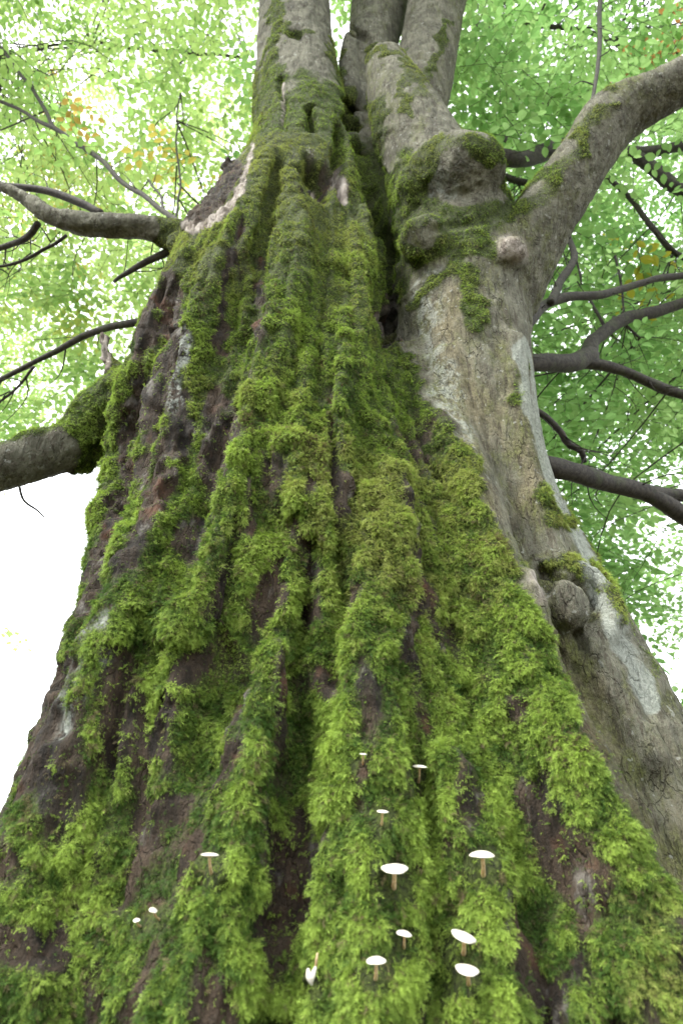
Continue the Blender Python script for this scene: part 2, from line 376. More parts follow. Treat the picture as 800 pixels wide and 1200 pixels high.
px, py, pz = project(V)
px = np.clip(px, -400, 1250); py = np.where(V[:, 2] < 1.0, np.clip(py, -300, 1450), np.clip(py, -300, 1450))
wx = px + 16*fbm(V, 7, 21) + 8*noise(V, 22, 23); wy = py + 26*fbm(V, 6, 22)
def strip(spec, X=None, Y=None, soft=.5):
    """1 inside a band along a traced polyline (px, py, half width), fading out"""
    X = wx if X is None else X; Y = wy if Y is None else Y
    A = np.array(spec, float); W = A[:, 2].max()*(1+soft)+1
    I = np.nonzero((X > A[:, 0].min()-W) & (X < A[:, 0].max()+W) & (Y > A[:, 1].min()-W) & (Y < A[:, 1].max()+W))[0]
    full = np.zeros(nv); X = X[I]; Y = Y[I]; best = np.full(len(I), 9.0)
    for (a, b) in zip(spec[:-1], spec[1:]):
        ax, ay, aw = a; bx, by, bw = b; dx, dy = bx-ax, by-ay
        t = np.clip(((X-ax)*dx+(Y-ay)*dy)/(dx*dx+dy*dy), 0, 1)
        d = np.hypot(X-ax-t*dx, Y-ay-t*dy)/(aw+t*(bw-aw)); best = np.minimum(best, d)
    full[I] = 1 - sstep(1-soft, 1+soft, best)
    return full
def blob(cx, cy, rx, ry, ang=0, X=None, Y=None):
    X = (wx if X is None else X)-cx; Y = (wy if Y is None else Y)-cy; c, s = math.cos(math.radians(ang)), math.sin(math.radians(ang))
    return 1 - sstep(.6, 1.4, np.hypot((X*c+Y*s)/rx, (-X*s+Y*c)/ry))
mx = np.maximum
# which stem does the surface belong to, by the seam between the two
seam = np.interp(wy, [-300, 0, 60, 130, 200, 300, 400, 470, 520, 560, 640, 700, 760, 850, 900, 1000, 1100, 1450],
                 [392, 393, 402, 418, 436, 455, 462, 512, 538, 556, 588, 612, 640, 672, 700, 745, 795, 900])
right = sstep(-9, 9, wx-seam); back = sstep(.0, .5, N @ FW)     # back = faces turned from the photographer
n_big = fbm(V, 2.2, 31); n_mid = fbm(V, (7, 7, 4), 33)
moss = .94*(1-right)*np.where(back > .5, .8, 1.0)
# thinner, patchy moss high on the main stem; grey bare bark at its top
top = 1-sstep(165, 200, wy)
topm = mx(mx(strip([(322, -60, 5), (322, 60, 9), (322, 110, 13), (318, 200, 14)]), strip([(300, 90, 9), (296, 140, 12), (300, 190, 12)])),
       mx(strip([(388, 40, 7), (400, 100, 10), (410, 170, 14)]), blob(362, 140, 44, 52)))
topm = mx(topm, strip([(325, 38, 8), (352, 34, 10)]))
moss = moss*(1-top) + top*(1-right)*topm
# bare places on the main stem
bare = np.zeros(nv)
algae = right*(.38+.25*fbm(V, (3, 3, 1.5), 45, 3)) + .35*sstep(.2, .7, N[:, 2])
for s in ([(196, 330, 10), (176, 390, 20), (164, 470, 20), (146, 560, 14), (116, 660, 12), (90, 740, 14), (60, 830, 16), (20, 930, 26)],
          [(200, 350, 12), (214, 470, 16), (206, 500, 20), (176, 580, 14), (150, 680, 10)], [(256, 400, 8), (262, 330, 6), (280, 270, 6)], [(258, 455, 10), (252, 500, 20), (244, 560, 18), (228, 590, 12)],
          [(306, 300, 6), (300, 360, 8), (286, 430, 6)], [(328, 645, 12), (318, 690, 20), (300, 740, 10)], [(364, 650, 12), (368, 700, 13)],
          [(392, 782, 16), (388, 800, 16)], [(228, 770, 16), (215, 800, 14)], [(200, 830, 9), (190, 900, 22), (176, 960, 34), (158, 1030, 24), (150, 1070, 12)],
          [(18, 930, 14), (10, 1020, 20)], [(20, 1110, 30), (60, 1130, 26)], [(350, 1000, 18), (344, 1060, 20)], [(425, 890, 10), (418, 950, 14)],
          [(520, 950, 10), (520, 985, 14)], [(500, 940, 5), (497, 1060, 7), (500, 1200, 8)], [(262, 1150, 12), (258, 1200, 16)],
          [(240, 1010, 5), (245, 1020, 5)], [(400, 520, 6), (404, 600, 6)], [(455, 300, 6), (452, 400, 6)], [(300, 560, 6), (290, 620, 7)], [(470, 700, 5), (480, 800, 7)],
          [(330, 880, 6), (345, 960, 8)], [(385, 200, 10), (378, 215, 12)], [(130, 830, 6), (140, 900, 8)]):
    bare = mx(bare, strip(s))
# ribs and furrows running up the main stem, by angle round its axis and height
th = np.arctan2(V[:, 0]+.05, -(V[:, 1]-2.38)); rr_ = np.stack([th*8.5, 0*th, V[:, 2]*.75], 1) + .10*np.stack([noise(V, 4, 201), 0*th, 0*th], 1)
rib = noise(rr_, 1, 203)+.55*noise(rr_*np.array([2.3, 1, 1.5]), 1, 205)+.25*noise(rr_*np.array([5, 1, 4]), 1, 207)
furrow = (1-sstep(-.92, -.66, rib))*(1-.85*strip([(170, 600, 36), (170, 720, 50), (160, 860, 50)])); rib = rib + .5*strip([(170, 640, 40), (165, 840, 45)]); upper = 1-sstep(430, 560, py); furrow = furrow*(1-.45*upper); furrow = furrow*(1-.65*sstep(680, 860, py)*(py < 1190)); gap0 = 1-.5*upper
# ragged gaps everywhere
gap = mx(sstep(.24, .44, fbm(V, (9, 9, 4.5), 41, 4)), .9*sstep(.20, .34, fbm(V, (15, 15, 3.6), 44, 3)))
crumb = sstep(.12, .34, fbm(V, (26, 26, 14), 43, 3)); bare = bare*(1-.75*crumb)
moss = moss*(1-.95*bare)*(1-gap*.8*gap0)*(1-.85*furrow*(1-.8*crumb))
# moss on the right stem
rm = np.zeros(nv)
for s in ([(440, 130, 14), (440, 200, 18), (458, 260, 18), (470, 330, 10)], [(520, 170, 16), (500, 190, 22), (470, 215, 22), (455, 260, 14)], [(492, 250, 22), (515, 252, 16)], [(505, 190, 14), (530, 170, 12), (560, 168, 14), (585, 182, 12)], [(590, 200, 8), (588, 225, 8)],
          [(530, 260, 14), (565, 262, 20), (600, 250, 22), (640, 215, 16), (680, 165, 10), (700, 140, 9), (712, 118, 6)],
          [(545, 290, 22), (570, 290, 20)], [(480, 300, 8), (520, 285, 8)], [(484, 350, 6), (540, 310, 8)], [(432, 70, 5), (450, 55, 6), (468, 62, 5), (490, 110, 5)],
          [(636, 575, 12), (656, 600, 16)], [(545, 540, 8), (560, 600, 10), (572, 660, 16), (600, 740, 16), (640, 830, 16), (690, 940, 22), (730, 1010, 14), (770, 1080, 14)],
          [(610, 662, 10), (680, 664, 11), (705, 690, 10)], [(720, 955, 16), (740, 990, 18)], [(548, 330, 12), (560, 370, 12)], [(604, 420, 6), (610, 470, 8)],
          [(470, 100, 5), (480, 135, 5)], [(525, 30, 5), (505, 75, 9), (475, 120, 6)]):
    rm = mx(rm, strip(s))
moss = mx(moss, rm*.95*(1-sstep(.1, .35, n_mid)*.5))
moss = mx(moss, .9*strip([(150, 440, 16), (125, 466, 22), (108, 480, 22), (98, 510, 24), (112, 560, 12)])*(1-gap*.6))
moss = mx(moss, .7*strip([(0, 508, 8), (60, 494, 9), (110, 470, 12)], px, py)*(sstep(-.2, .3, N[:, 2])))
moss = mx(moss, .8*strip([(545, 440, 3), (700, 700, 5), (770, 830, 7), (800, 900, 8)])*0)
shard = strip([(222, 262, 10), (248, 238, 13), (268, 200, 17)], px, py, .3)
limbA = strip([(-60, 205, 16), (30, 236, 20), (90, 260, 22), (150, 264, 22), (172, 268, 16)], px, py, .2)
limbB = strip([(-150, 575, 50), (0, 548, 44), (50, 534, 42)], px+22*fbm(V, 9, 25, 3), py, .35)
moss = moss*(1-limbA)*(1-limbB)*(1-shard) + limbB*.85*sstep(.05, .45, N[:, 2]+.25*n_mid)
moss = moss*(1-strip([(622, 680, 18), (640, 715, 20), (665, 725, 26)], px, py, .3)); right = mx(right, strip([(622, 680, 22), (640, 715, 24), (665, 725, 26)], px, py, .3))
# edge of the right stem keeps a green rim
moss = mx(moss, .55*strip([(655, 560, 7), (690, 640, 9), (735, 730, 10), (775, 800, 10)], px+8*fbm(V, 5, 3), py)*sstep(-.1, .2, n_mid))
rot = (1-right)*(1-top)
rot = mx(rot, .5*strip([(640, 800, 50), (720, 960, 60), (790, 1100, 60)])*sstep(-.3, .3, n_mid))
rot = mx(rot*(1-limbA)*(1-limbB), shard)
pale = np.zeros(nv)
for s in ([(222, 268, 5), (258, 258, 6), (284, 222, 4), (297, 170, 3)], [(121, 385, 10), (123, 430, 9)], [(372, 205, 8), (378, 225, 9)], [(596, 288, 13), (606, 296, 13)],
          [(398, 190, 5), (402, 235, 6)], [(331, 95, 2), (330, 140, 2)], [(618, 680, 9), (630, 705, 10)]):
    pale = mx(pale, strip(s, px+2*noise(V, 25, 5), py))
pale = mx(pale*.9, 0); moss = moss*(1-pale)
bl = blob(600, 292, 17, 15, 0, px, py)*sstep(.3, .6, -(N @ FW)); pale = mx(pale, bl); moss *= 1-bl
lich = np.zeros(nv)
for s in ([(222, 385, 10), (210, 430, 12), (202, 470, 7)], [(140, 700, 12), (120, 750, 17), (98, 810, 16), (76, 850, 8)], [(560, 610, 6), (562, 620, 6)]):
    lich = mx(lich, .75*strip(s))
st2 = strip([(612, 400, 7), (628, 480, 9), (650, 560, 10), (676, 620, 13), (700, 680, 13), (722, 730, 14), (745, 790, 14), (758, 830, 8)], px+9*noise(V, 6, 8)+5*noise(V, 20, 9), py, .8)*(1-.35*sstep(-.1, .4, n_mid))
for s_, a_ in (([(600, 270, 40), (560, 300, 50), (480, 260, 40), (440, 180, 20)], .55), ([(560, 340, 30), (590, 420, 24), (600, 520, 16)], .45), ([(640, 215, 16), (690, 150, 14), (740, 100, 10)], .5),
              ([(590, 640, 30), (640, 760, 40), (700, 900, 50), (770, 1020, 60)], .62), ([(660, 560, 8), (740, 720, 12), (800, 850, 12)], .5), ([(560, 200, 40)]*2, .4)):
    algae = mx(algae, a_*strip(s_))
band = st2; lich = mx(lich, .5*strip([(500, 330, 16), (510, 420, 14), (540, 500, 12)])); lich = mx(lich, .55*strip([(480, 230, 14), (520, 220, 18)]))
moss *= 1-.8*np.clip(mx(lich, band), 0, 1)*sstep(-.25, .1, fbm(V, (20, 20, 12), 47, 2)); 
warm = right*mx(strip([(540, 370, 34), (570, 470, 48), (600, 560, 46)]), 1.0*strip([(640, 770, 40), (700, 880, 60), (760, 1020, 70)]))
# dark hollows and clefts
cleft = np.zeros(nv)
for s, a in (([(405, 120, 5), (420, 180, 6), (438, 235, 7), (455, 300, 6), (459, 400, 5)], .16), ([(360, 192, 9), (376, 208, 12), (378, 225, 8)], .13), ([(363, 125, 3), (364, 150, 4)], .09),
             ([(394, 148, 5), (398, 175, 6), (400, 235, 4)], .12), ([(330, 90, 2), (331, 150, 3)], .03), ([(681, 744, 6), (686, 758, 5)], .05), ([(634, 668, 6), (640, 690, 4)], .04),
             ([(325, 190, 6), (306, 290, 9), (296, 370, 9), (272, 470, 10), (240, 580, 12), (215, 680, 12)], .05), ([(396, 500, 7), (402, 640, 8), (392, 790, 10)], .035),
             ([(500, 900, 6), (497, 1060, 10), (500, 1200, 10)], .04), ([(355, 700, 8), (360, 830, 10), (345, 980, 12), (330, 1080, 12)], .04), ([(190, 760, 9), (170, 900, 12), (130, 1050, 16)], .035),
             ([(340, 38, 5), (352, 40, 5)], .04), ([(180, 480, 10), (150, 600, 12)], .03), ([(412, 36, 5), (430, 45, 5)], .05), ([(630, 680, 4), (645, 676, 4), (676, 682, 4), (692, 702, 4), (694, 740, 6)], .035), ([(645, 718, 3), (660, 745, 4)], .015)):
    cleft = mx(cleft, a*strip(s, px+5*noise(V, 9, 6), py, .6))
cleft *= sstep(-.15, .25, -(N @ FW))
down = np.array([0, 0, -1.0])
cus = fbm(V, (11, 11, 3.4), 51, 3); c2 = noise(V, (21, 21, 14), 55); hi = np.interp(V[:, 2], [2.0, 3.6], [1, .35]); c3 = noise(V, (42, 42, 30), 57)
ms = smooth_field(moss, 3); algae = mx(algae, .85*smooth_field(moss, 30)*right)
c4 = fbm(V, (27, 27, 27), 58, 2); D = ms*hi*(.010 + .028*cus + .017*c2 + .026*c4)
rid = 1-np.abs(fbm(V, (17, 17, 4), 61, 3))*2
rid2 = 1-np.abs(fbm(V, (34, 34, 11), 62, 2))*2.4; D += rot*(1-ms)*(.020*(rid-.5) + .016*(rid2-.4) + .010*noise(V, (40, 40, 22), 63) + .006*noise(V, 62, 64))
grey = (1-rot)*(1-ms)
fz = np.abs(noise(V, (24, 24, 4), 65)+.35*noise(V, (50, 50, 12), 66)); D += grey*(.006*noise(V, (11, 11, 4), 66) - .007*(1-sstep(0, .22, fz)) + .003*noise(V, (48, 48, 24), 67))
low = sstep(560, 760, py)*right; D += low*grey*(.007*noise(V, (26, 26, 9), 68)+.005*noise(V, 48, 69))
big = sstep(.1, .3, np.minimum(1, 1.0)*np.ones(nv)); D += .022*fbm(V, (2.6, 2.6, 1.2), 71, 2)*(V[:, 2] < 3.2)
cb = strip([(512, 268, 5), (545, 262, 6), (578, 254, 6), (596, 240, 5)], px, py)+.7*strip([(470, 262, 4), (490, 240, 4), (520, 252, 4)], px, py); D -= .018*cb*right; moss *= 1-.6*np.clip(cb, 0, 1)
# folds where the stump and burls pinch the bark
fold = strip([(432, 165, 4), (470, 150, 4), (500, 165, 4)]) + strip([(470, 340, 4), (510, 318, 5), (545, 285, 4)]) + strip([(455, 190, 4), (500, 200, 4)]) + strip([(520, 235, 3), (545, 215, 4), (570, 200, 3)])
D += .008*np.clip(fold, 0, 1)
D += (1-right)*sstep(190, 300, py)*(.030*np.clip(rib, -.9, .8) - .035*furrow)
D += .030*blob(662, 710, 18, 26, -20, px, py)*right + .02*strip([(612, 676, 8), (622, 698, 10), (645, 732, 8)], px, py)
D -= cleft
V = V + N*D[:, None] + down*(ms*hi*(np.clip(cus+.2, 0, 1)*.022+np.clip(c4+.1, 0, 1)*.022))[:, None]
V = smooth_field(V, 1, .25); N = normals(V)
mossd = moss
print('displaced', round(time.time()-T0, 1))

# ------------------------------------------------------------------ split into parts of one tree
tree = obj('beech_tree', None, label='huge old beech with mossy fluted trunk seen from its foot, spreading leafy branches overhead', cat='tree')
side = [(n_, P, R) for (n_, P, R) in tubes if n_ != 'trunk']
sd_best = np.full(nv, 1e9); sd_idx = np.full(nv, -1)
tr_best = np.full(nv, 1e9)
def seg_d(P, R):
    X = catmull(np.column_stack([P, R]), len(P)*2); full = np.full(nv, 1e9); mg = R.max()+.15
    I = np.nonzero(((V > P.min(0)-mg) & (V < P.max(0)+mg)).all(1) & (V[:, 2] > 1.2))[0]; VV = V[I]; best = np.full(len(I), 1e9)
    for a, b in zip(X[:-1], X[1:]):
        d = b[:3]-a[:3]; t = np.clip(((VV-a[:3]) @ d)/(d @ d+1e-12), 0, 1)
        best = np.minimum(best, np.linalg.norm(VV-a[:3]-t[:, None]*d, axis=1) - (a[3]+t*(b[3]-a[3])))
    full[I] = best; return full
for (n_, P, R) in tubes:
    if n_ == 'trunk': tr_best = np.minimum(tr_best, seg_d(P, R))
for i, (n_, P, R) in enumerate(side):
    d = seg_d(P, R); m = d < sd_best; sd_best[m] = d[m]; sd_idx[m] = i
part = np.where(sd_best < tr_best-.02, sd_idx, -1)
fpart = part[Q[:, 0]]
attrs = {'moss': np.clip(ms, 0, 1), 'rot': rot, 'lichen': np.clip(lich, 0, 1), 'pale': pale, 'warm': warm, 'algae': np.clip(algae, 0, 1), 'band': band}
def submesh(name, sel):
    q = Q[sel]; used, inv = np.unique(q.ravel(), return_inverse=True); me = bpy.data.meshes.new(name)
    me.vertices.add(len(used)); me.vertices.foreach_set('co', V[used].ravel())
    me.loops.add(len(inv)); me.loops.foreach_set('vertex_index', inv.astype(np.int32))
    me.polygons.add(len(q)); me.polygons.foreach_set('loop_start', np.arange(0, len(inv), 4, dtype=np.int32))
    me.polygons.foreach_set('use_smooth', np.ones(len(q), bool)); me.update(calc_edges=True)
    for k, a in attrs.items():
        at_ = me.attributes.new(k, 'FLOAT', 'POINT'); at_.data.foreach_set('value', a[used].astype(np.float32))
    me.materials.append(M_BARK); me.validate(); return me
plabel = {'limb': ['thick grey limb rising to the right, green along its top', 'grey limb reaching left, forking at its end', 'stout pale limb with a mossy collar'],
          'burl': ['large rounded burl with a mossy crown', 'small mossy burl', 'eye-shaped knot in a bark fold'], 'stub': ['pale sawn branch stub', None, None, None], 'stem': [None, None]}
cnt = {}
for i in range(len(side)):
    if (fpart == i).sum() < 30: fpart[fpart == i] = -1
trunk_o = obj('trunk', submesh('trunk', fpart == -1), tree)
for i, (n_, P, R) in enumerate(side):
    sel = fpart == i
    if sel.sum() < 30: continue
    k = cnt.get(n_, 0); cnt[n_] = k+1; lb = plabel[n_][k] if k < len(plabel[n_]) else None
    obj(n_, submesh(n_, sel), tree, label=lb)

# ------------------------------------------------------------------ free branches and twigs
def rpx(p, hw): return hw/F*vdepth(p)
branch_pts = []
def branch(spec, Y0, Y1, name='branch', wob=.03, parent=tree, nseg=10):
    n = len(spec); P = []; R = []
    for i, (x, y, hw) in enumerate(spec):
        Y = Y0+(Y1-Y0)*i/(n-1); p = at(x, y, Y); P.append(p); R.append(rpx(p, hw))
    P = np.array(P); R = np.array(R); L = np.linalg.norm(P[1:]-P[:-1], axis=1).sum()
    V_, F_ = tube_arrays(P, R, nseg, max(12, int(L*14)), wob=wob, seed=len(branch_pts))
    X = V_ - 0; X += (R.mean()*.12)*np.stack([noise(X, 14, 1), noise(X, 14, 2), noise(X, 14, 3)], 1)
    m = MB(); m.add(X, F_); branch_pts.append(P)
    return obj(name, m.mesh(name, [M_BRANCH]), parent)
# right-hand side, dark against the leaves
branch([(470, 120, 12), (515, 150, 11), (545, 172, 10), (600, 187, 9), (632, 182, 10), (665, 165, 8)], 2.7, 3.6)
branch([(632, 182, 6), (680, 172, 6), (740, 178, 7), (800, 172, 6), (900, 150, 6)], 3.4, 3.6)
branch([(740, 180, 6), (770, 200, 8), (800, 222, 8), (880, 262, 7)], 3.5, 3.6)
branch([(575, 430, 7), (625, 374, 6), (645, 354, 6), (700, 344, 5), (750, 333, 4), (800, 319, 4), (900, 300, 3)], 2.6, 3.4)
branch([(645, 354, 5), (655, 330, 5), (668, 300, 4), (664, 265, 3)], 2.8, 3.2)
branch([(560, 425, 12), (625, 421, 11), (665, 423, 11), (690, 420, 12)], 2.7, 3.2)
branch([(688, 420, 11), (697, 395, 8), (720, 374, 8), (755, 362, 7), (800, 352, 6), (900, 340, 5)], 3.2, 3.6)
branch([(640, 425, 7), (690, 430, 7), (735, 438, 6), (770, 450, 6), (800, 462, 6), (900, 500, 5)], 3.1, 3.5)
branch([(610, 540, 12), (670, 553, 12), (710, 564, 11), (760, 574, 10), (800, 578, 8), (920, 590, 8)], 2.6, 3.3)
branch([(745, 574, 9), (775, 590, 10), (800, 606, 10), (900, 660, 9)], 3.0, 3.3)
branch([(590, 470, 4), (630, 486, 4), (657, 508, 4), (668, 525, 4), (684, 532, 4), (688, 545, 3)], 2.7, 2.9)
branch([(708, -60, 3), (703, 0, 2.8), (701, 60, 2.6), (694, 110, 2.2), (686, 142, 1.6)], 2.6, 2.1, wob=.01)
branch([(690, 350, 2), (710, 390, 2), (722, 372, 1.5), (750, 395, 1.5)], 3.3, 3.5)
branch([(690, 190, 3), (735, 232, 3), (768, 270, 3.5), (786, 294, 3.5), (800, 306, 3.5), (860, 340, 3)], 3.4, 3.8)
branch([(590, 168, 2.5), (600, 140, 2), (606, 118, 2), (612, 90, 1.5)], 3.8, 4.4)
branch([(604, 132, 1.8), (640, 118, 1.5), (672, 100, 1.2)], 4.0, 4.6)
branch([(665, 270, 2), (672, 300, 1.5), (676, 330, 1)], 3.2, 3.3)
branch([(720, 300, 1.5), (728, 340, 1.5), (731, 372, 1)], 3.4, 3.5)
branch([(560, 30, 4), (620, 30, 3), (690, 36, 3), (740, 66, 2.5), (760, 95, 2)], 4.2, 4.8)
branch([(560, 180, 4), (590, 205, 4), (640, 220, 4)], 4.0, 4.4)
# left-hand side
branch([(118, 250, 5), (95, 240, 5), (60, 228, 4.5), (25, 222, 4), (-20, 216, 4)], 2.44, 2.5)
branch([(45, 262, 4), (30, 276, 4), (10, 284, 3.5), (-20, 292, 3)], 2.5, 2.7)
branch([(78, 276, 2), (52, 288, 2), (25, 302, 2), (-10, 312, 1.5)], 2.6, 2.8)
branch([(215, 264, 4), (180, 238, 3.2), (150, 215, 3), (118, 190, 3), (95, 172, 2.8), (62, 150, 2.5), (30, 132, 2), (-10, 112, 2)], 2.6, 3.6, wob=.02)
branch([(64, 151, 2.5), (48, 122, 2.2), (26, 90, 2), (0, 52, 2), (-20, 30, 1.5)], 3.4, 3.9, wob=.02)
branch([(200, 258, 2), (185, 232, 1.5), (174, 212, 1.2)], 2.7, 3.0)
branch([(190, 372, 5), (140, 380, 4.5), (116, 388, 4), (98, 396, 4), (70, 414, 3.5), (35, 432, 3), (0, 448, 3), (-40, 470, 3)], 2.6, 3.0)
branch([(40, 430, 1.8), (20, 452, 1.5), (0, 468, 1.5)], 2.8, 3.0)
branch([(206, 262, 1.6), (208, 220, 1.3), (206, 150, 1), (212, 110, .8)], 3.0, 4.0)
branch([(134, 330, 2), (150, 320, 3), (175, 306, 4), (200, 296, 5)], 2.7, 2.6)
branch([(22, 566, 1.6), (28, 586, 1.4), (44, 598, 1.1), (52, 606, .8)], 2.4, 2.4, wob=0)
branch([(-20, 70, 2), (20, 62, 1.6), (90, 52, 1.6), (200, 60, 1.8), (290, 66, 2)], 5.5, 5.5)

# ------------------------------------------------------------------ geometry-nodes scatter
def euler_from_cols(X, Y, Z):
    ry = -np.arcsin(np.clip(X[:, 2], -1, 1)); rx = np.arctan2(Y[:, 2], Z[:, 2]); rz = np.arctan2(X[:, 1], X[:, 0])
    return np.stack([rx, ry, rz], 1)
def unit(A): return A/(np.linalg.norm(A, axis=1)[:, None]+1e-12)
def scatter(name, P, rot_e, scale, idx, hue, protos, parent, kind='stuff'):
    me = bpy.data.meshes.new(name); me.vertices.add(len(P)); me.vertices.foreach_set('co', P.astype(np.float32).ravel())
    for k, typ, fld, a in (('rot', 'FLOAT_VECTOR', 'vector', rot_e), ('size', 'FLOAT', 'value', scale), ('variant', 'INT', 'value', idx), ('hue', 'FLOAT_VECTOR', 'vector', hue)):
        t = me.attributes.new(k, typ, 'POINT'); t.data.foreach_set(fld, np.ascontiguousarray(a.astype(np.int32 if typ == 'INT' else np.float32)).ravel())
    o = obj(name, me, parent, kind=kind)
    ng = bpy.data.node_groups.new(name+'_nodes', 'GeometryNodeTree')
    ng.interface.new_socket('Geometry', in_out='INPUT', socket_type='NodeSocketGeometry'); ng.interface.new_socket('Geometry', in_out='OUTPUT', socket_type='NodeSocketGeometry')
    nn, ll = ng.nodes, ng.links
    gi, go = nn.new('NodeGroupInput'), nn.new('NodeGroupOutput')
    ip = nn.new('GeometryNodeInstanceOnPoints'); ip.inputs['Pick Instance'].default_value = True
    jg = nn.new('GeometryNodeJoinGeometry')
    for pr in protos:
        oi = nn.new('GeometryNodeObjectInfo'); oi.inputs['Object'].default_value = pr; oi.inputs['As Instance'].default_value = True
        ll.new(oi.outputs['Geometry'], jg.inputs[0])
    def na(nm, typ):
        a = nn.new('GeometryNodeInputNamedAttribute'); a.data_type = typ; a.inputs[0].default_value = nm; return a.outputs[0]
    mp = nn.new('GeometryNodeMeshToPoints'); ll.new(gi.outputs[0], mp.inputs[0]); ll.new(mp.outputs[0], ip.inputs['Points'])
    ll.new(jg.outputs[0], ip.inputs['Instance']); ll.new(na('variant', 'INT'), ip.inputs['Instance Index'])
    ll.new(na('rot', 'FLOAT_VECTOR'), ip.inputs['Rotation']); ll.new(na('size', 'FLOAT'), ip.inputs['Scale'])
    ll.new(ip.outputs[0], go.inputs[0])
    m = o.modifiers.new('scatter', 'NODES'); m.node_group = ng; return o

# moss fronds: a feathery shoot along +Y, flat side +Z
def frond(seed):
    r = random.Random(seed); V_ = []; F_ = []; tip = []
    def blade(b, t, w, up, tb, tt):
        b, t = np.array(b), np.array(t); d = t-b; s = np.cross(d, up); s = s/(np.linalg.norm(s)+1e-9)*w; m = b+d*.4
        i = len(V_); V_.extend([b, m+s+up*w*.3, t, m-s+up*w*.3]); tip.extend([tb, (tb+tt)/2, tt, (tb+tt)/2]); F_.extend([(i, i+1, i+2), (i, i+2, i+3)])
    def c(t): return np.array([bend*t*t, t, -.45*t*t*t+.12*t])
    bend = r.uniform(-.25, .25); up = np.array([0, 0, 1.])
    for k in range(3): blade(c(k/3), c((k+1.25)/3 if k < 2 else 1.0), .018, up, k/3*.8, .3+.7*(k+1)/3)
    for k in range(9):
        t = .05+.095*k; L = (.24*(1-t)+.11)*r.uniform(.6, 1.4)
        for sg in (-1, 1):
            a = math.radians(r.uniform(28, 66)); b = c(t+r.uniform(-.03, .03))
            e = b+np.array([sg*math.sin(a)*L, math.cos(a)*L, r.uniform(-.16, .12)-.1*L])
            blade(b, e, .013+.010*r.random(), up, t*.5, min(1, t*.5+.55))
    return V_, F_, tip
def frond_mesh(seed, n):
    r = random.Random(seed*7+1); V_ = []; F_ = []; tp = []
    for k in range(n):
        v, f, t = frond(seed*10+k); v = np.array(v); a = r.uniform(-.9, .9) if k else 0; s = 1 if k == 0 else r.uniform(.5, .95)
        ca, sa = math.cos(a), math.sin(a); v = v*s; v = np.stack([v[:, 0]*ca-v[:, 1]*sa, v[:, 0]*sa+v[:, 1]*ca, v[:, 2]+r.uniform(-.15, .25)*v[:, 1]], 1)
        i = len(V_); V_ += list(v); tp += t; F_ += [tuple(q+i for q in ff) for ff in f]
    me = bpy.data.meshes.new('moss_shoot'); me.from_pydata([tuple(q) for q in V_], [], F_)
    a = me.attributes.new('tip', 'FLOAT', 'POINT'); a.data.foreach_set('value', np.array(tp, np.float32)); me.materials.append(M_MOSS)
    return me
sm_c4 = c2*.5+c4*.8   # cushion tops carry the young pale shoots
moss_protos = [bpy.data.objects.new('moss_shoot', frond_mesh(s+1, 3)) for s in range(10)]

fa = .5*np.linalg.norm(np.cross(V[Q[:, 2]]-V[Q[:, 0]], V[Q[:, 3]]-V[Q[:, 1]]), axis=1)
fc = V[Q].mean(1); fN = unit(N[Q].mean(1)); fm = moss[Q].mean(1)
tocam = CAM-fc; dist = np.linalg.norm(tocam, axis=1); facing = (fN*tocam).sum(1)/dist
w = fa*(sstep(.18, .7, fm)+.05*rot[Q[:, 0]])*np.where(facing > -.25, 1, .10)*np.clip(2.0/dist, .3, 1.5)**1.1*(fc[:, 2] > .15)
w *= np.where(fc[:, 2] < .45, .35, 1.0)*(.35+.65*sstep(-.55, .1, c2[Q[:, 0]]*.6+c4[Q[:, 0]]))
NM = 760000
MUSH = [(461, 1024, 31, 17), (562, 1008, 29, 18), (540, 1102, 29, 16), (544, 1140, 27, 14), (440, 1130, 23, 18), (472, 1098, 18, 13), (248, 1008, 21, 16), (447, 957, 14, 10), (490, 905, 17, 12), (425, 890, 9, 5), (184, 1070, 10, 8), (165, 1081, 8, 5), (366, 1142, 16, 8)]
fpx, fpy, _ = project(fc)
for (a_, b_, c_, d_) in MUSH: w = w*(1-.93*((np.abs(fpx-a_) < c_*.7+5) & (fpy > b_-c_*.5-6) & (fpy < b_+d_+16) & (fc[:, 1] < 2.2)))
fi = rng.choice(nf, NM, p=w/w.sum()); u = rng.random((NM, 1)); v = rng.random((NM, 1))
A_, B_, C_, D_ = (V[Q[fi, k]] for k in range(4)); MP = (1-u)*(1-v)*A_+u*(1-v)*B_+u*v*C_+(1-u)*v*D_
MN = fN[fi]; MD = dist[fi]
k1 = fbm(MP, (5, 5, 3.5), 81, 3); k2 = noise(MP, 30, 83); k3 = fbm(MP, 1.6, 85, 2)
hang = .35+.6*rng.random((NM, 1))
g = unit(MN*(.75+.3*rng.random((NM, 1))) + np.array([0, 0, -1])*hang + rng.normal(0, .50, (NM, 3)))
up = unit(MN + rng.normal(0, .45, (NM, 3)) + np.array([0, 0, .55])); Zc = unit(up - g*(up*g).sum(1)[:, None]); Xc = np.cross(g, Zc)
thin = sstep(170, 330, 1200-0*MD)  # uniform
size = np.where(rng.random(NM) < .78, rng.uniform(.007, .014, NM), rng.uniform(.012, .025, NM))*(1+.35*k1)*np.where(fm[fi] > .6, 1, .7)*np.interp(MP[:, 2], [.4, 1.2, 2.2, 3.5], [1.2, 1.1, 1.0, .75])
pal = np.array([[.065, .140, .022], [.125, .185, .020], [.375, .530, .090], [.390, .415, .115], [.150, .125, .060]])
kc = sm_c4[Q[fi, 0]]; t = np.clip(.42+.22*sstep(1.6, 2.6, MP[:, 2])+.8*k1+.3*k2+1.1*kc+rng.normal(0, .30, NM), 0, 1)  # shoots higher up brightened: sunlit tips put into the colour
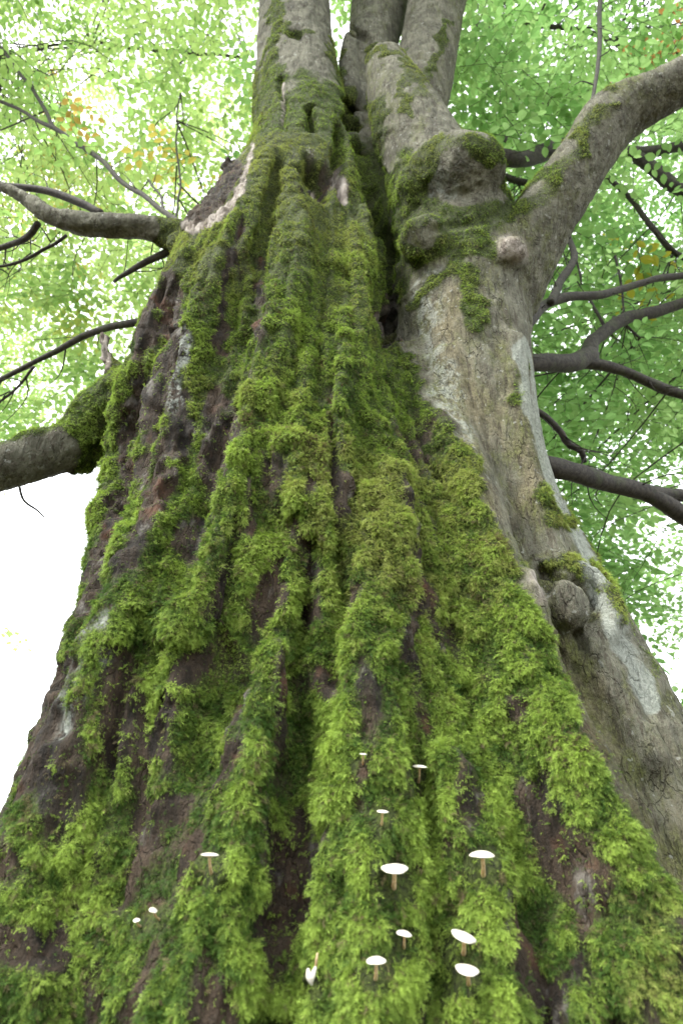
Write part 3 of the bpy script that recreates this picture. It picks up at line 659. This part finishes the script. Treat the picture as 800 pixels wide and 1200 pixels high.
hue = pal[0]*(1-t)[:, None] + pal[2]*t[:, None]
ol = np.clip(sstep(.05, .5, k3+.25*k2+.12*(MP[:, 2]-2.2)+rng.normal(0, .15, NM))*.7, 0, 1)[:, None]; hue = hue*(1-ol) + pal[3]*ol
old = (rng.random(NM) < .07+.35*sstep(.25, .6, fbm(MP, (12, 12, 5), 87, 3)))[:, None]; hue = np.where(old, pal[4]*(.7+.8*rng.random((NM, 1))), hue)
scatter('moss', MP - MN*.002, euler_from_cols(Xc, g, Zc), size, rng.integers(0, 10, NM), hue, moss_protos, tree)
print('moss', round(time.time()-T0, 1))

# ------------------------------------------------------------------ leaves
def leaf_geo(L, Wd, base, dirv, upv, curl=.12):
    s = np.cross(dirv, upv); s /= np.linalg.norm(s); u_ = np.cross(s, dirv)
    prof = [(0, 0), (.22, .36), (.5, .5), (.78, .34), (1, 0)]
    V_ = []
    for t, hw in prof: V_.append(base+dirv*L*t - u_*curl*L*t*t)
    for t, hw in prof[1:4]:
        c = base+dirv*L*t - u_*curl*L*t*t; V_.append(c+s*hw*Wd+u_*.10*Wd); V_.append(c-s*hw*Wd+u_*.10*Wd)
    F_ = [(0, 5, 1), (0, 1, 6), (1, 5, 7, 2), (1, 2, 8, 6), (2, 7, 9, 3), (2, 3, 10, 8), (3, 9, 4), (3, 4, 10)]
    return V_, F_
def spray_mesh(seed, twig=True):
    r = random.Random(seed); m = MB(); tw = MB(); mats = [M_LEAF, M_BRANCH]
    leaves = []
    def shoot(o, a, L, n):
        d = np.array([math.sin(a), math.cos(a), r.uniform(-.1, .05)]); P = [o, o+d*L*.5+np.array([0, 0, .01]), o+d*L+np.array([0, 0, -.03])]
        if twig: tw.add(*tube_arrays(P, [.0022, .0016, .0008], 3, 4, round_end=False))
        X = catmull(P, n+1)
        for k in range(1, n+1):
            sg = 1 if k % 2 else -1; b = a+sg*math.radians(r.uniform(38, 62)) if k < n else a
            dv = np.array([math.sin(b), math.cos(b), r.uniform(-.35, .1)]); dv /= np.linalg.norm(dv)
            uv = np.array([r.uniform(-.45, .45), r.uniform(-.45, .45), 1.0]); uv -= dv*np.dot(uv, dv); uv /= np.linalg.norm(uv)
            Lf = r.uniform(.055, .088); leaves.append((X[k], dv, uv, Lf, Lf*r.uniform(.58, .70)))
    shoot(np.zeros(3), 0, .5, 10)
    for (t, a, L, n) in ((.1, .8, .26, 5), (.2, -.8, .28, 6), (.33, .75, .2, 4)): shoot(np.array([0, t, 0]), a+r.uniform(-.15, .15), L, n)
    return leaves, tw
def build_spray(seed):
    leaves, tw = spray_mesh(seed); m = MB()
    for (b, d, u_, L, Wd) in leaves: m.add(*leaf_geo(L, Wd, b, d, u_))
    nl = len(m.f); m.add(np.vstack(tw.v), tw.f)
    me = m.mesh('leaf_spray', [M_LEAF, M_BRANCH], False)
    mi = np.zeros(len(me.polygons), np.int32); mi[nl:] = 1; me.polygons.foreach_set('material_index', mi); return me
spray_protos = [bpy.data.objects.new('leaf_spray', build_spray(s+3)) for s in range(6)]

def cover(x, y):
    """how leafy the canopy is along a direction"""
    def b(cx, cy, rx, ry): return np.exp(-(((x-cx)/rx)**2+((y-cy)/ry)**2))
    left = np.where(x < 330, 1.0, 0)*(1-sstep(440, 560, y+ .35*(x-60)))
    left *= 1-.93*b(190, 5, 75, 32)-.45*b(110, 360, 45, 35)-.5*b(275, 150, 30, 60)-.35*b(150, 120, 40, 30)
    rightc = np.where(x >= 330, 1.15, 0)*(1-sstep(690, 850, y))
    rightc *= 1-.6*b(650, 150, 45, 28)-.5*b(560, 200, 25, 25)-.4*b(690, 520, 22, 22)-.55*b(790, 760, 40, 40)-.4*b(600, 590, 20, 30)
    out = np.where((y < 0), .8, 1.0)
    left = left + .5*b(6, 742, 8, 7)*(x < 60) + .12*b(10, 560, 30, 25)*(x < 80)
    return np.clip(left, 0, 1)+np.clip(rightc, 0, 1.2)*1.0*out
NC = 60000
cx = rng.uniform(-420, 1220, NC); cy = rng.uniform(-700, 860, NC); lf = cx < 330
cd = np.where(lf, rng.uniform(6.0, 13.5, NC), rng.uniform(5.0, 11.5, NC))
CP = CAM + (cx[:, None]-400)/F*RT*cd[:, None] + ((600-cy)[:, None]/F*UP+FW)*cd[:, None]
nz = fbm(CP, .75, 91, 3)
inframe = (cx > -20) & (cx < 820) & (cy > -20)
pr = cover(cx, cy)*sstep(-.34, .12, nz)*np.where(inframe, 1.0, np.where(cy < 0, .5, .28))*(cd/13.5)**1.0  # unseen crown above the frame thickened to shade the upper stems
keep = (rng.random(NC) < pr*.70) & (CP[:, 2] > 2.2) & ~((np.hypot(CP[:, 0]-.1, CP[:, 1]-2.4) < 1.0) & (CP[:, 2] < 8))
keep &= ~(inframe & (cx > 300) & (cx < 470) & (cy < 60))
CP = CP[keep]; cxk, cyk, cdk = cx[keep], cy[keep], cd[keep]; n = len(CP); print('sprays', n)
outw = CP - np.array([.1, 2.4, 0]); az = np.arctan2(outw[:, 1], outw[:, 0]) + rng.normal(0, .9, n)
yv = unit(np.stack([np.cos(az), np.sin(az), rng.normal(-.12, .22, n)], 1)); zv = unit(np.stack([rng.normal(0, .28, n), rng.normal(0, .28, n), np.ones(n)], 1)); zv = unit(zv-yv*(zv*yv).sum(1)[:, None]); xv = np.cross(yv, zv)
LG = np.array([[.19, .36, .105], [.28, .47, .15], [.39, .57, .21]])
def leaf_hue(P, cxx, rnd):
    t = np.clip(.45+.6*noise(P, 1.1, 95)+rnd*.25, 0, 1)[:, None]; h = LG[0]*(1-t)+LG[2]*t
    lft = (cxx < 330)[:, None]; h = np.where(lft, h*np.array([1.30, 1.12, 1.08]), h)  # left leaves yellower, and paled: overexposed sky light put into their colour
    return h
lh = leaf_hue(CP, cxk, rng.normal(0, 1, n))
def patch(X, Y, r, c, pmax):
    m = (rng.random(n) < pmax*np.exp(-((cxk-X)**2+(cyk-Y)**2)/r**2))[:, None]; return np.where(m, np.array(c), lh)
for (X, Y, r, c, pm) in ((70, 345, 40, (.46, .52, .14), .4), (20, 340, 34, (.46, .54, .15), .4), (78, 98, 14, (.55, .36, .10), .6), (30, 195, 40, (.45, .50, .14), .3), (785, 45, 22, (.48, .22, .08), .5),
                         (735, 270, 26, (.50, .45, .06), .3), (250, 190, 26, (.55, .45, .10), .3), (100, 215, 60, (.5, .45, .12), .3)):
    lh = patch(X, Y, r, c, pm)
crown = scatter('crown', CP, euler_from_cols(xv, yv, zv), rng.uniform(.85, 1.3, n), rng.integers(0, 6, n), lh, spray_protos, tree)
# nearest leaves one by one
lm = []
for k in range(4):
    v_, f_ = leaf_geo(1, .64, np.zeros(3), np.array([0, 1., 0]), np.array([0, 0, 1.]), .05+.07*k); m = MB(); m.add(v_, f_); lm.append(m.mesh('leaf', [M_LEAFO], False))
from mathutils import Matrix
nleaf = 0; twg = MB()
for s in range(60):
    if nleaf >= 290: break
    x = random.choice([random.uniform(560, 800), random.uniform(640, 800), random.uniform(0, 190)]); y = random.uniform(-10, 640 if x > 300 else 330); d = random.uniform(4.3, 5.4)
    if 560 < x < 800 and abs((y-90)-(800-x)*.95) < 85: continue
    o = atd(x, y, d); a = random.uniform(0, 6.28); leaves, tw = spray_mesh(100+s)
    Rm = np.array(Matrix.Rotation(a, 3, 'Z') @ Matrix.Rotation(random.uniform(-.3, .3), 3, 'X') @ Matrix.Rotation(random.uniform(-.3, .3), 3, 'Y'))
    twg.add(np.vstack(tw.v) @ Rm.T + o, tw.f)
    for (b, dv, uv, L, Wd) in leaves:
        if nleaf >= 290: break
        yv_, zv_ = Rm @ dv, Rm @ uv; xv_ = np.cross(yv_, zv_); p = Rm @ b + o
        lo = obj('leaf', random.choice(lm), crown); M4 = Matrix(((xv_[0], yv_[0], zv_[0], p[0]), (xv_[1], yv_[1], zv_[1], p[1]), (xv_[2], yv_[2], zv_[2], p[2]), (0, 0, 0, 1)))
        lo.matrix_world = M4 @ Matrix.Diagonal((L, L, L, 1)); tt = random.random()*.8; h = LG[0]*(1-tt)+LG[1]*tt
        if x < 300: h = h*np.array([1.30, 1.12, 1.08])  # same paling on the left, backlight put into the leaf colour
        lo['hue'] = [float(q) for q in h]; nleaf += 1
# thin twigs carrying the sprays
bp = np.vstack([catmull(b, 12) for b in branch_pts] + [catmull(P, 16)[6:] for (n_, P, R) in tubes if n_ in ('limb', 'stem')])
sel = rng.choice(n, 330, replace=False)
for i in sel:
    e = CP[i]; dd = np.linalg.norm(bp-e, axis=1); near = np.argsort(dd)[:12]; s0 = bp[random.choice(list(near))]
    L = np.linalg.norm(e-s0)
    if L > 9: continue
    m1 = s0+(e-s0)*.35+rng.normal(0, .10*L, 3)*(1, 1, .4); m2 = s0+(e-s0)*.7+rng.normal(0, .09*L, 3)*(1, 1, .4)
    V_, F_ = tube_arrays([s0, m1, m2, e], [.003+.0011*L, .003+.0007*L, .003, .0016], 5, 18, round_end=False, wob=.03, seed=int(i))
    twg.add(V_, F_)
for P in branch_pts:
    if P[0, 0] < -.8 and P[:, 2].max() < 2.6: continue
    X = catmull(P, 14)
    for k in range(3, 14, 2):
        L = random.uniform(.12, .42); d = unit((X[min(k, 13)]-X[k-2])[None])[0] + rng.normal(0, .75, 3); d /= np.linalg.norm(d)
        e = X[k]+d*L; V_, F_ = tube_arrays([X[k], X[k]+d*L*.5+rng.normal(0, .03, 3), e], [.0048, .003, .0012], 4, 8, round_end=False, wob=.015, seed=k); twg.add(V_, F_)
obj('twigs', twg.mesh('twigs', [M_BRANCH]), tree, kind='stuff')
print('crown', round(time.time()-T0, 1))

# ------------------------------------------------------------------ mushrooms on the trunk
_m = ((V[Q[:, 0], 1] < 2.3) & (V[Q[:, 0], 2] > .5) & (V[Q[:, 0], 2] < 1.9)); _u, _i = np.unique(Q[_m].ravel(), return_inverse=True)
BV1 = BVHTree.FromPolygons(V[_u].tolist(), _i.reshape(-1, 4).tolist())
def lathe(prof, ns=20, wobble=0, seed=0):
    r = random.Random(seed); ph = r.uniform(0, 6); V_ = []; F_ = []
    for (rr, z) in prof:
        for k in range(ns):
            a = 2*math.pi*k/ns; q = rr*(1+wobble*math.sin(3*a+ph)+wobble*.5*math.sin(5*a+ph*2)); V_.append((q*math.cos(a), q*math.sin(a), z+wobble*.35*rr*math.sin(2*a+ph)))
    for i in range(len(prof)-1):
        for k in range(ns): k2 = (k+1) % ns; F_.append((i*ns+k, i*ns+k2, (i+1)*ns+k2, (i+1)*ns+k))
    return V_, F_
def mushroom(px_, py_, wpx, spx, label, tilt=18, lean=0, dish=0.0, seed=0, foot=0):
    """(px_, py_) is where the cap sits in the photograph, wpx its width, spx the stem length"""
    b, nn = surf(px_+foot, py_+spx, BV1); dep = vdepth(b); W = wpx/F*dep*.5; H = spx/F*dep
    out = np.array([0, -1., 0]); base = b+np.array([0, .002, 0])
    top_ = base + np.array([-foot/F*dep, -.034-.30*H, H*1.0+.003])
    root = obj('mushroom', None, label=label, cat='mushroom', group='white mushrooms growing on the mossy trunk', loc=tuple(base))
    q = top_-base; P = [np.zeros(3), q*.45+np.array([0, -.004, -.002]), q]; r0 = max(.0018, W*.16)
    V_, F_ = tube_arrays(P, [r0*1.25, r0, r0*1.05], 10, 8); m = MB(); m.add(V_, F_); obj('stem', m.mesh('stem', [M_STEM]), root)
    cap = MB(); t_ = W*.26
    cap.add(*lathe([(0.001, t_*(1-dish*1.6)), (W*.35, t_*(.92-dish)), (W*.65, t_*.72), (W*.88, t_*.40), (W*.985, t_*.10), (W, -.02*t_), (W*.95, -.10*t_), (W*.6, -.02*t_)], 28, .05, seed))
    co = obj('cap', cap.mesh('cap', [M_CAP]), root, loc=tuple(q)); co.rotation_euler = (math.radians(tilt), math.radians(lean), random.uniform(0, .6))
    gm = MB(); gm.add(*lathe([(W*.94, -.06*t_), (W*.5, -.25*t_), (r0, -.6*t_)], 28, .03, seed)); ng_ = 22
    for k in range(ng_):
        a = 2*math.pi*k/ng_; c_, s_ = math.cos(a), math.sin(a); w_ = W*.012
        i0 = [(W*.9*c_, W*.9*s_, -.08*t_), (r0*c_, r0*s_, -.62*t_), (r0*1.3*c_-w_*s_, r0*1.3*s_+w_*c_, -.85*t_), (W*.55*c_-w_*s_, W*.55*s_+w_*c_, -.50*t_)]
        gm.add(i0, [(0, 1, 2, 3)])
    go_ = obj('gills', gm.mesh('gills', [M_GILL]), root, loc=tuple(q)); go_.rotation_euler = co.rotation_euler
    return root
mushroom(461, 1024, 31, 17, 'largest white mushroom, wavy cap, in the moss left of the dark slit', 20, -4, .1, 1)
mushroom(562, 1008, 29, 18, 'white mushroom with a dished cap and slanting stem on the right moss ridge', 14, -6, .42, 2, 4)
mushroom(540, 1102, 29, 16, 'white mushroom with a broad cap tipped to the right, just above another', 24, 12, .05, 3, 3)
mushroom(544, 1140, 27, 14, 'flat white mushroom on a curved stem, lowest on the right moss ridge', 22, 2, .05, 4, 5)
mushroom(440, 1130, 23, 18, 'small flat white mushroom, lowest of those in the middle moss', 16, -2, .05, 5)
mushroom(472, 1098, 18, 13, 'small round capped white mushroom beside the dark slit', 20, 4, 0, 6, 1)
mushroom(248, 1008, 21, 16, 'white mushroom with a straight tan stem alone above a bright moss cushion', 6, 0, 0, 7)
mushroom(447, 957, 14, 10, 'small white mushroom below the dark bare hollow at mid trunk', 14, 4, 0, 8)
mushroom(490, 905, 17, 12, 'white mushroom with thin stem standing highest on the right of the group', 14, 4, 0, 9)
mushroom(425, 890, 9, 5, 'tiny white mushroom at the edge of the dark hollow, topmost of all', 14, 0, 0, 10)
mushroom(184, 1070, 10, 8, 'tiny white mushroom on pale moss by reddish bare bark, upper of a close pair', 30, 15, 0, 11, 3)
mushroom(165, 1081, 8, 5, 'tiny white mushroom by reddish bare bark, lower of a close pair', 30, -10, 0, 12)
# torn, folded cap hanging in the moss
b, nn = surf(366, 1142, BV1); root = obj('mushroom', None, label='torn white mushroom cap folded into a V in the lower moss', cat='mushroom', group='white mushrooms growing on the mossy trunk', loc=tuple(b+np.array([0, -.022, 0])))
m = MB(); s_ = vdepth(b)/F
for (x0, z0, x1, z1, w_) in ((-4.5, 6, 0, -8, 3.4), (4, 8, -.5, -8, 3.0)):
    P = [np.array([x0, -2, z0])*s_, np.array([(x0+x1)/2-1, -7, (z0+z1)/2])*s_, np.array([x1, -3, z1])*s_]
    V_, F_ = tube_arrays(P, [w_*.55*s_, w_*s_, w_*.5*s_], 12, 8); V_[:, 1] = V_[:, 1]*.6; m.add(V_, F_)
obj('cap', m.mesh('cap', [M_CAP]), root)
m = MB(); m.add(*tube_arrays([np.array([3, 16, 2])*s_, np.array([5, 0, 14])*s_, np.array([6, -3, 22])*s_], [1.6*s_, 1.5*s_, 1.0*s_], 8, 8)); obj('stem', m.mesh('stem', [M_STEM]), root)
print('done', round(time.time()-T0, 1))
